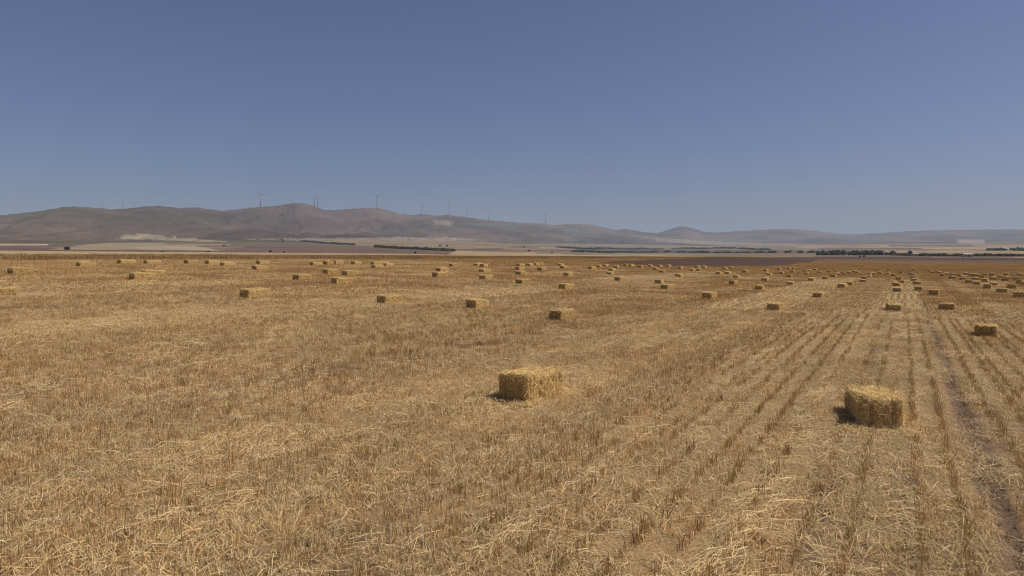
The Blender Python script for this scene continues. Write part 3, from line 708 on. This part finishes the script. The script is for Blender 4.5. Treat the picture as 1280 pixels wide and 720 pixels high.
MANUAL = {(640, 503): 'large near straw bale at centre with shaded left end and sunlit long side', (1102, 538): 'nearest straw bale, its front in shadow, between wheel lanes at right',
 (693, 401): 'straw bale just behind the large near one at centre', (588, 386): 'low straw bale left of and behind the big centre bale', (476, 380): 'straw bale with sunlit orange side, second large one left of centre',
 (305, 373): 'long straw bale in the left third, alone in open stubble', (-27, 371): 'straw bale cut off by the left edge of the picture', (1232, 422): 'straw bale by the right edge behind the nearest shaded bale',
 (1119, 390): 'straw bale end-on in the pale wheel lane, nearest in its line', (1185, 389): 'straw bale right of the one standing in the pale wheel lane', (966, 389): 'straw bale left of the pale wheel lane, turned with a bright top',
 (883, 374): 'lone straw bale ahead of the dark ploughed field, nearest to it', (1021, 373): 'small straw bale midway between pale wheel lane and bale turned askew', (1148, 364): 'wide straw bale heading the second line right of the wheel lane',
 (1167, 370): 'low slanting straw bale between two lines of bales at right', (1278, 373.3): 'small straw bale touching the right edge of the picture', (12, 343): 'leftmost whole straw bale with a grey end, before the crop strip',
 (164, 350): 'front bale of the touching pair at far left', (178, 346): 'rear bale of the touching pair at far left', (417, 355): 'nearest of the four small bales grouped left of centre', (369, 350): 'leftmost of the four small bales grouped left of centre',
 (430, 345): 'rightmost of the four small bales grouped left of centre', (406, 343): 'farthest of the four small bales grouped left of centre', (702, 362.5): 'small straw bale directly behind the second centre bale',
 (771, 351.5): 'small straw bale turned askew, right of centre', (97, 334): 'small straw bale close to the crop strip at far left'}
ORD = 'first second third fourth fifth sixth seventh eighth ninth tenth eleventh twelfth thirteenth fourteenth fifteenth sixteenth seventeenth eighteenth nineteenth twentieth'.split()
SECT = [(-99, 340, 'before the crop strip at far left'), (340, 500, 'below the highest hill left of centre'), (500, 640, 'below the dark tree belt'), (640, 760, 'below the low round hill right of centre'),
        (760, 880, 'below the conical hill'), (880, 1020, 'before the dark ploughed field'), (1020, 1112, 'left of the pale wheel lane'), (1112, 1152, 'in lines along the pale wheel lane'), (1152, 1212, 'just right of the wheel lane lines'), (1212, 1400, 'at far right')]
SIZES = [(0, 337.5, 'speck-sized'), (337.5, 343.8, 'tiny'), (343.8, 351, 'small'), (351, 400, 'middling')]
def auto_labels():
    out = {}
    for s0, s1, sn in SECT:
        for y0, y1, zn in SIZES:
            g = sorted([q for q in BALES if s0 <= q[0] < s1 and y0 <= q[1] < y1 and (q[0], q[1]) not in MANUAL])
            for i, q in enumerate(g):
                out[(q[0], q[1])] = ('only %s straw bale %s' % (zn, sn)) if len(g) == 1 else ('%s from left of the %s straw bales %s' % (ORD[i], zn, sn))
    return out
AUTO = auto_labels()
def add_bale(px, py, turn, i):
    X, Y, Z = hit(px, py)
    a_, b_ = ab(X, Y); rr = math.hypot(X, Y)
    level = 0 if py > 450 else (1 if rr < 45 else 2)
    body, straw, tw = LV[level][i if level == 0 else random.randrange(len(LV[level]))]
    t = empty('straw_bale', (X, Y, Z - (.015 if level == 0 else .04)))
    hz = math.radians(turn + (0 if level == 0 else random.uniform(-6, 6)))
    t.rotation_euler = (0, -math.atan(float(slope(a_))), -ROW - hz)
    k = random.uniform(.93, 1.03) if level else 1.08
    t.scale = (k, random.uniform(.92, 1.06) if level else 1.08, random.uniform(.88, 1.02) if level else 1.08)
    tag(t, MANUAL.get((px, py)) or AUTO[(px, py)], 'bale', 'straw bales scattered over the stubble field')
    link('body', body, t); tag(link('loose_straw', straw, t), kind='stuff')
    for m in tw: link('twine', m, t)
for i, (px, py, tn) in enumerate(BALES): add_bale(px, py, tn, i)

# ------------------------------------------------------------------ trees and bushes
def crown_quads(c, rx, rz, n, size):
    v = rng.normal(0, 1, (n, 3)); v /= np.linalg.norm(v, axis=1, keepdims=True); v *= rng.uniform(.45, 1, (n, 1)) ** .5
    lump = 0.75 + .5 * vnoise(v[:, 0] * 2.2 + c[0], v[:, 1] * 2.2 + v[:, 2] * 1.7 + c[1], 3)
    p = np.array(c) + v * lump[:, None] * np.array([rx, rx, rz])
    d = rng.normal(0, 1, (n, 3)); d /= np.linalg.norm(d, axis=1, keepdims=True); e = np.cross(d, rng.normal(0, 1, (n, 3))); e /= np.linalg.norm(e, axis=1, keepdims=True)
    s = size * rng.uniform(.6, 1.3, (n, 1))
    return np.stack([p - d * s - e * s * .5, p + d * s - e * s * .5, p + d * s * .8 + e * s * .5, p - d * s * .8 + e * s * .5], 1)
def tree_meshes(h, w, low, seed):
    mb = MB(); th = h * .45
    mb.tube([(0, 0, -.2), (.05, 0, th * .5), (0, .06, th)], [h * .035, h * .026, h * .015], 7)
    for k in range(5):
        an = k * 1.3 + seed; mb.tube([(0, 0, th * (.5 + .1 * k)), (math.cos(an) * w * .2, math.sin(an) * w * .2, th * (.75 + .12 * k)), (math.cos(an) * w * .33, math.sin(an) * w * .33, th * (1 + .15 * k))], [h * .014, h * .009, h * .004], 5)
    q = [crown_quads((0, 0, h * (.5 if low else .62)), w * .40, h * (.46 if low else .36), 420, w * .055)]
    for k in range(6):
        an = k * 1.05 + seed; q.append(crown_quads((math.cos(an) * w * .27, math.sin(an) * w * .27, h * random.uniform(.35 if low else .5, .72)), w * .22, h * .2, 150, w * .05))
    q = np.concatenate(q); q[..., 2] = np.maximum(q[..., 2], .05)
    return mb.mesh('trunk', M_BARK, True), quads_mesh('crown', q, M_LEAF, shade(len(q), .6, 1.3, .05))
TREES = [tree_meshes(1, 1.1, False, 0), tree_meshes(1, .9, False, 2), tree_meshes(1, 1.8, True, 4), tree_meshes(1, 1.5, True, 5)]
def add_tree(px, py, hpx, kind, label, cat='tree', name='tree'):
    X, Y, Z = hit(px, py, 200); h = hpx * Y / F
    t = empty(name, (X, Y, Z - .03 * h), random.uniform(0, 6), h); tr, cr = TREES[kind]
    link('trunk', tr, t); link('crown', cr, t)
    tag(t, label, cat, 'lone trees and bushes out on the valley floor')
for px, py, hp, kd, lb in [
 (84, 312.3, 4.4, 2, 'dark round bush at far left below the tallest left hill'), (203, 316, 2.8, 2, 'dark bush below the right end of the pale hillside patch'), (260.5, 317, 3.4, 2, 'dark bush right of the pale hillside patch'),
 (280, 308.6, 2.8, 0, 'small tree on the slope above the pale patch corner'), (322, 317.6, 2.6, 3, 'low dark bush at the crop strip, leftmost of three'), (338, 315.8, 3.4, 0, 'small tree, middle of three beyond the crop strip'),
 (355, 316.8, 3.0, 1, 'small tree, rightmost of three beyond the crop strip'), (397, 318, 2.6, 2, 'lone dark bush below the thin end of the tree belt'), (486, 319.8, 2.8, 3, 'wide dark bush just beyond the crop strip near centre'),
 (519, 317.6, 3.6, 1, 'slender tree below the dark tree belt'), (550, 308.8, 2.8, 0, 'left of two trees above the dark tree belt end'), (559, 308.8, 3.0, 1, 'right of two trees above the dark tree belt end'),
 (655, 310, 2.4, 0, 'small tree on pale strip right of the belt'), (661, 314.4, 2.2, 2, 'bush on brown ground right of the belt'), (690, 317.6, 3.0, 1, 'tree left of the dark ploughed field'),
 (1137.5, 319, 6.2, 1, 'tall tree standing above the long tree line at right'), (1015, 316, 3.6, 0, 'tree at the left end of the long tree line'), (988, 315.6, 3.0, 0, 'tree in gap left of the long tree line'),
 (963, 315.8, 2.8, 2, 'round bush farthest left of the long tree line'), (1075, 321.2, 1.9, 2, 'left of two low dark bushes before the long tree line'), (1080, 321.2, 2.0, 3, 'right of two low dark bushes before the long tree line')]:
    add_tree(px, py, hp, kd, lb, 'bush' if 'bush' in lb else 'tree', 'bush' if 'bush' in lb else 'tree')

def belt(line, hpx, step, label, name='tree_belt', gaps=0.1, near=300):
    pts = [hit(px, py, near) for px, py in line]; q = []
    for (x0, y0, z0), (x1, y1, z1) in zip(pts[:-1], pts[1:]):
        L = math.hypot(x1 - x0, y1 - y0); n = max(2, min(160, int(L / step)))
        for k in range(n):
            if random.random() < gaps: continue
            f = (k + random.random()) / n; X, Y = x0 + f * (x1 - x0), y0 + f * (y1 - y0)
            X += random.uniform(-.4, .4) * step; Y += random.uniform(-1, 1) * step
            h = hpx * Y / F * random.uniform(.6, 1.25); w = max(h * .5, step * .7)
            q.append(crown_quads((X, Y, float(ground_z(X, Y)) + h * .5), w, h * .55, 130, w * .26))
    q = np.concatenate(q)
    o = link(name, quads_mesh(name, q, M_LEAF, shade(len(q), .6, 1.3, .05)))
    return tag(o, label, 'trees', kind='stuff')
belt([(352, 299.8), (395, 303.2), (442, 306.6)], 1.5, 7, 'thin dark tree belt slanting below the highest hill', near=800)
belt([(470, 309.2), (510, 311.2), (565, 314)], 2.1, 7, 'thick dark tree belt slanting across the valley at centre', near=600)
belt([(720, 315), (780, 315.6), (850, 315.6), (960, 316)], .75, 14, 'low bluish tree belt beyond the dark ploughed field', gaps=.35, near=800)
belt([(700, 309.8), (800, 311), (960, 312)], .6, 20, 'faint distant tree belt on the valley floor', gaps=.4, near=1200)
belt([(962, 316), (1018, 316)], 2.0, 9, 'broken row of small trees left of the long tree line', gaps=.45, near=600)
belt([(1020, 319.2), (1060, 319), (1120, 319)], 5.2, 3, 'tall dense left half of the long dark tree line', gaps=.02, near=600)
belt([(1118, 319.3), (1180, 320.2), (1290, 321.8), (1400, 322.3)], 2.4, 5, 'lower right half of the long dark tree line', gaps=.06, near=560)
belt([(1195, 314), (1290, 314.5), (1400, 315)], 1.0, 25, 'hazy orchard far behind the long tree line', gaps=.5, near=1400)

# ------------------------------------------------------------------ farm buildings by the tree line
def farm(px, py, w, d, h, rz, label):
    X, Y, Z = hit(px, py, 500); t = empty('farm_building', (X, Y, Z - .05), rz)
    mb = MB(); mb.box((0, 0, h / 2), (w, d, h)); mb.build('wall', M_WALL, t)
    r = MB(); e = .35; rh = d * .28
    vs = [(-w / 2 - e, -d / 2 - e, h + .02), (w / 2 + e, -d / 2 - e, h + .02), (w / 2 + e, d / 2 + e, h + .02), (-w / 2 - e, d / 2 + e, h + .02), (-w / 2 - e, 0, h + rh), (w / 2 + e, 0, h + rh)]
    r.add(vs, [[0, 1, 5, 4], [2, 3, 4, 5], [0, 4, 3], [1, 2, 5], [3, 2, 1, 0]]); r.build('roof', M_ROOF, t)
    m = MB(); m.box((0, -d / 2 - .02, 1.05), (1.2, .08, 2.1)); m.build('door', M_DARK, t)
    for k in (-.32, .32):
        m = MB(); m.box((k * w, -d / 2 - .02, h * .58), (1.1, .06, 1.0)); m.build('window', M_GLASS, t)
    tag(t, label, 'building')
farm(1143.5, 320.0, 6, 4, 2.6, .1, 'small white farm building right of the tall tree')
farm(1209, 321.2, 7, 4, 2.2, -.1, 'long low white shed before the right end of the tree line')

# ------------------------------------------------------------------ wind turbines and masts on the ridge
def turbine_meshes():
    mb = MB(); mb.tube([(0, 0, -8), (0, 0, 45), (0, 0, 88)], [3.0, 2.5, 1.8], 12); tw = mb.mesh('tower', M_WHITE, True)
    mb = MB(); mb.box((0, 1.5, 89.5), (3.6, 10, 3.8), .85, .95); nc = mb.mesh('nacelle', M_WHITE)
    mb = MB(); mb.tube([(0, -3.4, 89.5), (0, -4.6, 89.5), (0, -5.6, 89.5)], [1.7, 1.5, .4], 10); hb = mb.mesh('hub', M_WHITE, True)
    mb = MB()
    sec = [(1.2, 1.6, 1.2), (6, 3.8, 1.0), (16, 3.2, .7), (30, 2.3, .4), (44, .8, .2)]
    vs = []; fs = []
    for r_, c_, t_ in sec: vs += [(-c_ * .35, -t_ / 2, r_), (c_ * .65, -t_ * .1, r_), (c_ * .3, t_ / 2, r_), (-c_ * .35, t_ / 2, r_)]
    for i in range(len(sec) - 1):
        for k in range(4): fs.append([i * 4 + k, i * 4 + (k + 1) % 4, i * 4 + 4 + (k + 1) % 4, i * 4 + 4 + k])
    fs += [[3, 2, 1, 0], [16, 17, 18, 19]]; mb.add(vs, fs); bl = mb.mesh('blade', M_WHITE)
    return tw, nc, hb, bl
TM = turbine_meshes()
def ridge_point(px):
    D = float(ridge_D(px)); az = math.atan((px - 640) / F); X, Y = D * math.sin(az), D * math.cos(az)
    return X, Y, float(ground_z(X, Y))
def turbine(px, hpx, rot, yaw, label):
    X, Y, Z = ridge_point(px); s = hpx * Y / F / 89.0
    t = empty('wind_turbine', (X, Y, Z - 1), yaw, s); tw, nc, hb, bl = TM
    link('tower', tw, t); link('nacelle', nc, t); link('hub', hb, t)
    for k in range(3):
        b_ = link('blade', bl, t, (0, -4.5, 89.5)); b_.rotation_euler = (0, math.radians(rot + 120 * k), 0)
    tag(t, label, 'wind turbine', 'wind turbines along the hill ridge')
for px, hp, rot, yw, lb in [(131, 6, 20, .3, 'pale wind turbine on the left hill, left of two'), (156, 8, 70, -.4, 'pale wind turbine in the saddle of the left hills'), (327, 15, 90, .3, 'tall faint wind turbine left of the highest hill'),
 (394, 13, 10, .5, 'left of two close wind turbines right of the highest hill'), (398, 12, 40, .4, 'right of two close wind turbines right of the highest hill'), (472, 15, 62, .1, 'tallest wind turbine, on the broad hill right of the highest'),
 (505, 7, 15, .6, 'short wind turbine right of the tallest one'), (527, 10, 50, .2, 'wind turbine left of a pair on the middle ridge'), (535, 5, 0, .4, 'smallest wind turbine on the middle ridge'), (560.5, 12, 30, .3, 'wind turbine on the knoll of the middle ridge'),
 (583, 10, 85, .4, 'wind turbine right of the middle ridge knoll'), (611, 10, 5, .7, 'wind turbine on the falling middle ridge'), (682, 11, 35, .3, 'rightmost wind turbine, faint, on the low ridge')]:
    turbine(px, hp, rot, yw, lb)
def mast(px, hpx, label):
    X, Y, Z = ridge_point(px); h = hpx * Y / F; t = empty('radio_mast', (X, Y, Z - 1))
    mb = MB(); w = 1.3
    for k in range(3):
        an = k * 2.094; mb.tube([(math.cos(an) * w, math.sin(an) * w, 0), (math.cos(an) * w * .4, math.sin(an) * w * .4, h)], [.25, .18], 5)
    mb.build('leg_frame', M_STEEL, t); mb = MB()
    for j in range(10):
        f0, f1 = j / 10, (j + 1) / 10
        for k in range(3):
            a0, a1 = k * 2.094, (k + 1) * 2.094; w0, w1 = w * (1 - .6 * f0), w * (1 - .6 * f1)
            mb.tube([(math.cos(a0) * w0, math.sin(a0) * w0, h * f0), (math.cos(a1) * w1, math.sin(a1) * w1, h * f1)], [.12, .12], 4)
    mb.build('brace', M_STEEL, t); mb = MB(); mb.tube([(0, 0, h * .95), (0, 0, h * 1.1)], [.2, .08], 5); mb.build('antenna', M_STEEL, t)
    tag(t, label, 'mast', 'masts on the highest hill')
mast(361.5, 7, 'left of two radio masts beside the highest summit'); mast(366.5, 6, 'right of two radio masts beside the highest summit')

# ------------------------------------------------------------------ dry weeds in the foreground stubble
def weed(px, py, h, label):
    X, Y, Z = hit(px, py); t = empty('dry_weed', (X, Y, Z - .01), random.uniform(0, 6)); mb = MB()
    def br(p, d, l, r_, lv):
        q = p + d * l; m_ = p + d * l * .5 + Vector((random.uniform(-1, 1), random.uniform(-1, 1), 0)) * l * .06
        mb.tube([p, m_, q], [r_, r_ * .8, r_ * .5], 4)
        if lv:
            for _ in range(random.randint(2, 3)):
                k = random.uniform(.45, 1); nd = (d + Vector((random.uniform(-.8, .8), random.uniform(-.8, .8), random.uniform(-.1, .4)))).normalized()
                br(p + d * l * k, nd, l * random.uniform(.4, .7), r_ * .65, lv - 1)
    for _ in range(4): br(Vector((random.uniform(-.03, .03), random.uniform(-.03, .03), 0)), Vector((random.uniform(-.3, .3), random.uniform(-.3, .3), 1)).normalized(), h * random.uniform(.5, .75), .0035, 2)
    me = mb.mesh('stem', M_WEED); ca = me.color_attributes.new('Col', 'FLOAT_COLOR', 'POINT'); ca.data.foreach_set('color', np.ones(4 * len(me.vertices), np.float32))
    link('stem', me, t); tag(t, label, 'weed', 'dry weeds in the foreground stubble')
for px, py, h, lb in [(358, 690, .42, 'tall dry branching weed in the left foreground stubble'), (346, 668, .30, 'shorter dry weed just behind the tall branching one'), (395, 684, .28, 'dry weed right of the tall branching one'), (203, 618, .26, 'dry weed in stubble at far left foreground'), (533, 590, .24, 'dry weed by flattened straw left of the centre bale'), (655, 528, .20, 'wispy dry weed just in front of the centre bale')]:
    weed(px, py, h, lb)

# ------------------------------------------------------------------ haze over the valley
hm = bpy.data.materials.new('haze'); hm.use_nodes = True; hn = hm.node_tree.nodes; hl = hm.node_tree.links
hn.remove(hn['Principled BSDF'])
pv = hn.new('ShaderNodeVolumePrincipled'); pv.inputs['Color'].default_value = (0.62, 0.77, 1.0, 1); pv.inputs['Density'].default_value = 6.8e-5; pv.inputs['Anisotropy'].default_value = 0.0
hl.new(pv.outputs[0], hn['Material Output'].inputs['Volume'])
mb = MB(); top = float(GZZ.max()) + 120; mb.box((0, 0, (top - 8) / 2), (29600, 29600, top + 8)); hz_ = mb.build('haze', hm)
tag(hz_, 'thin pale summer haze over the valley', 'haze', kind='stuff')
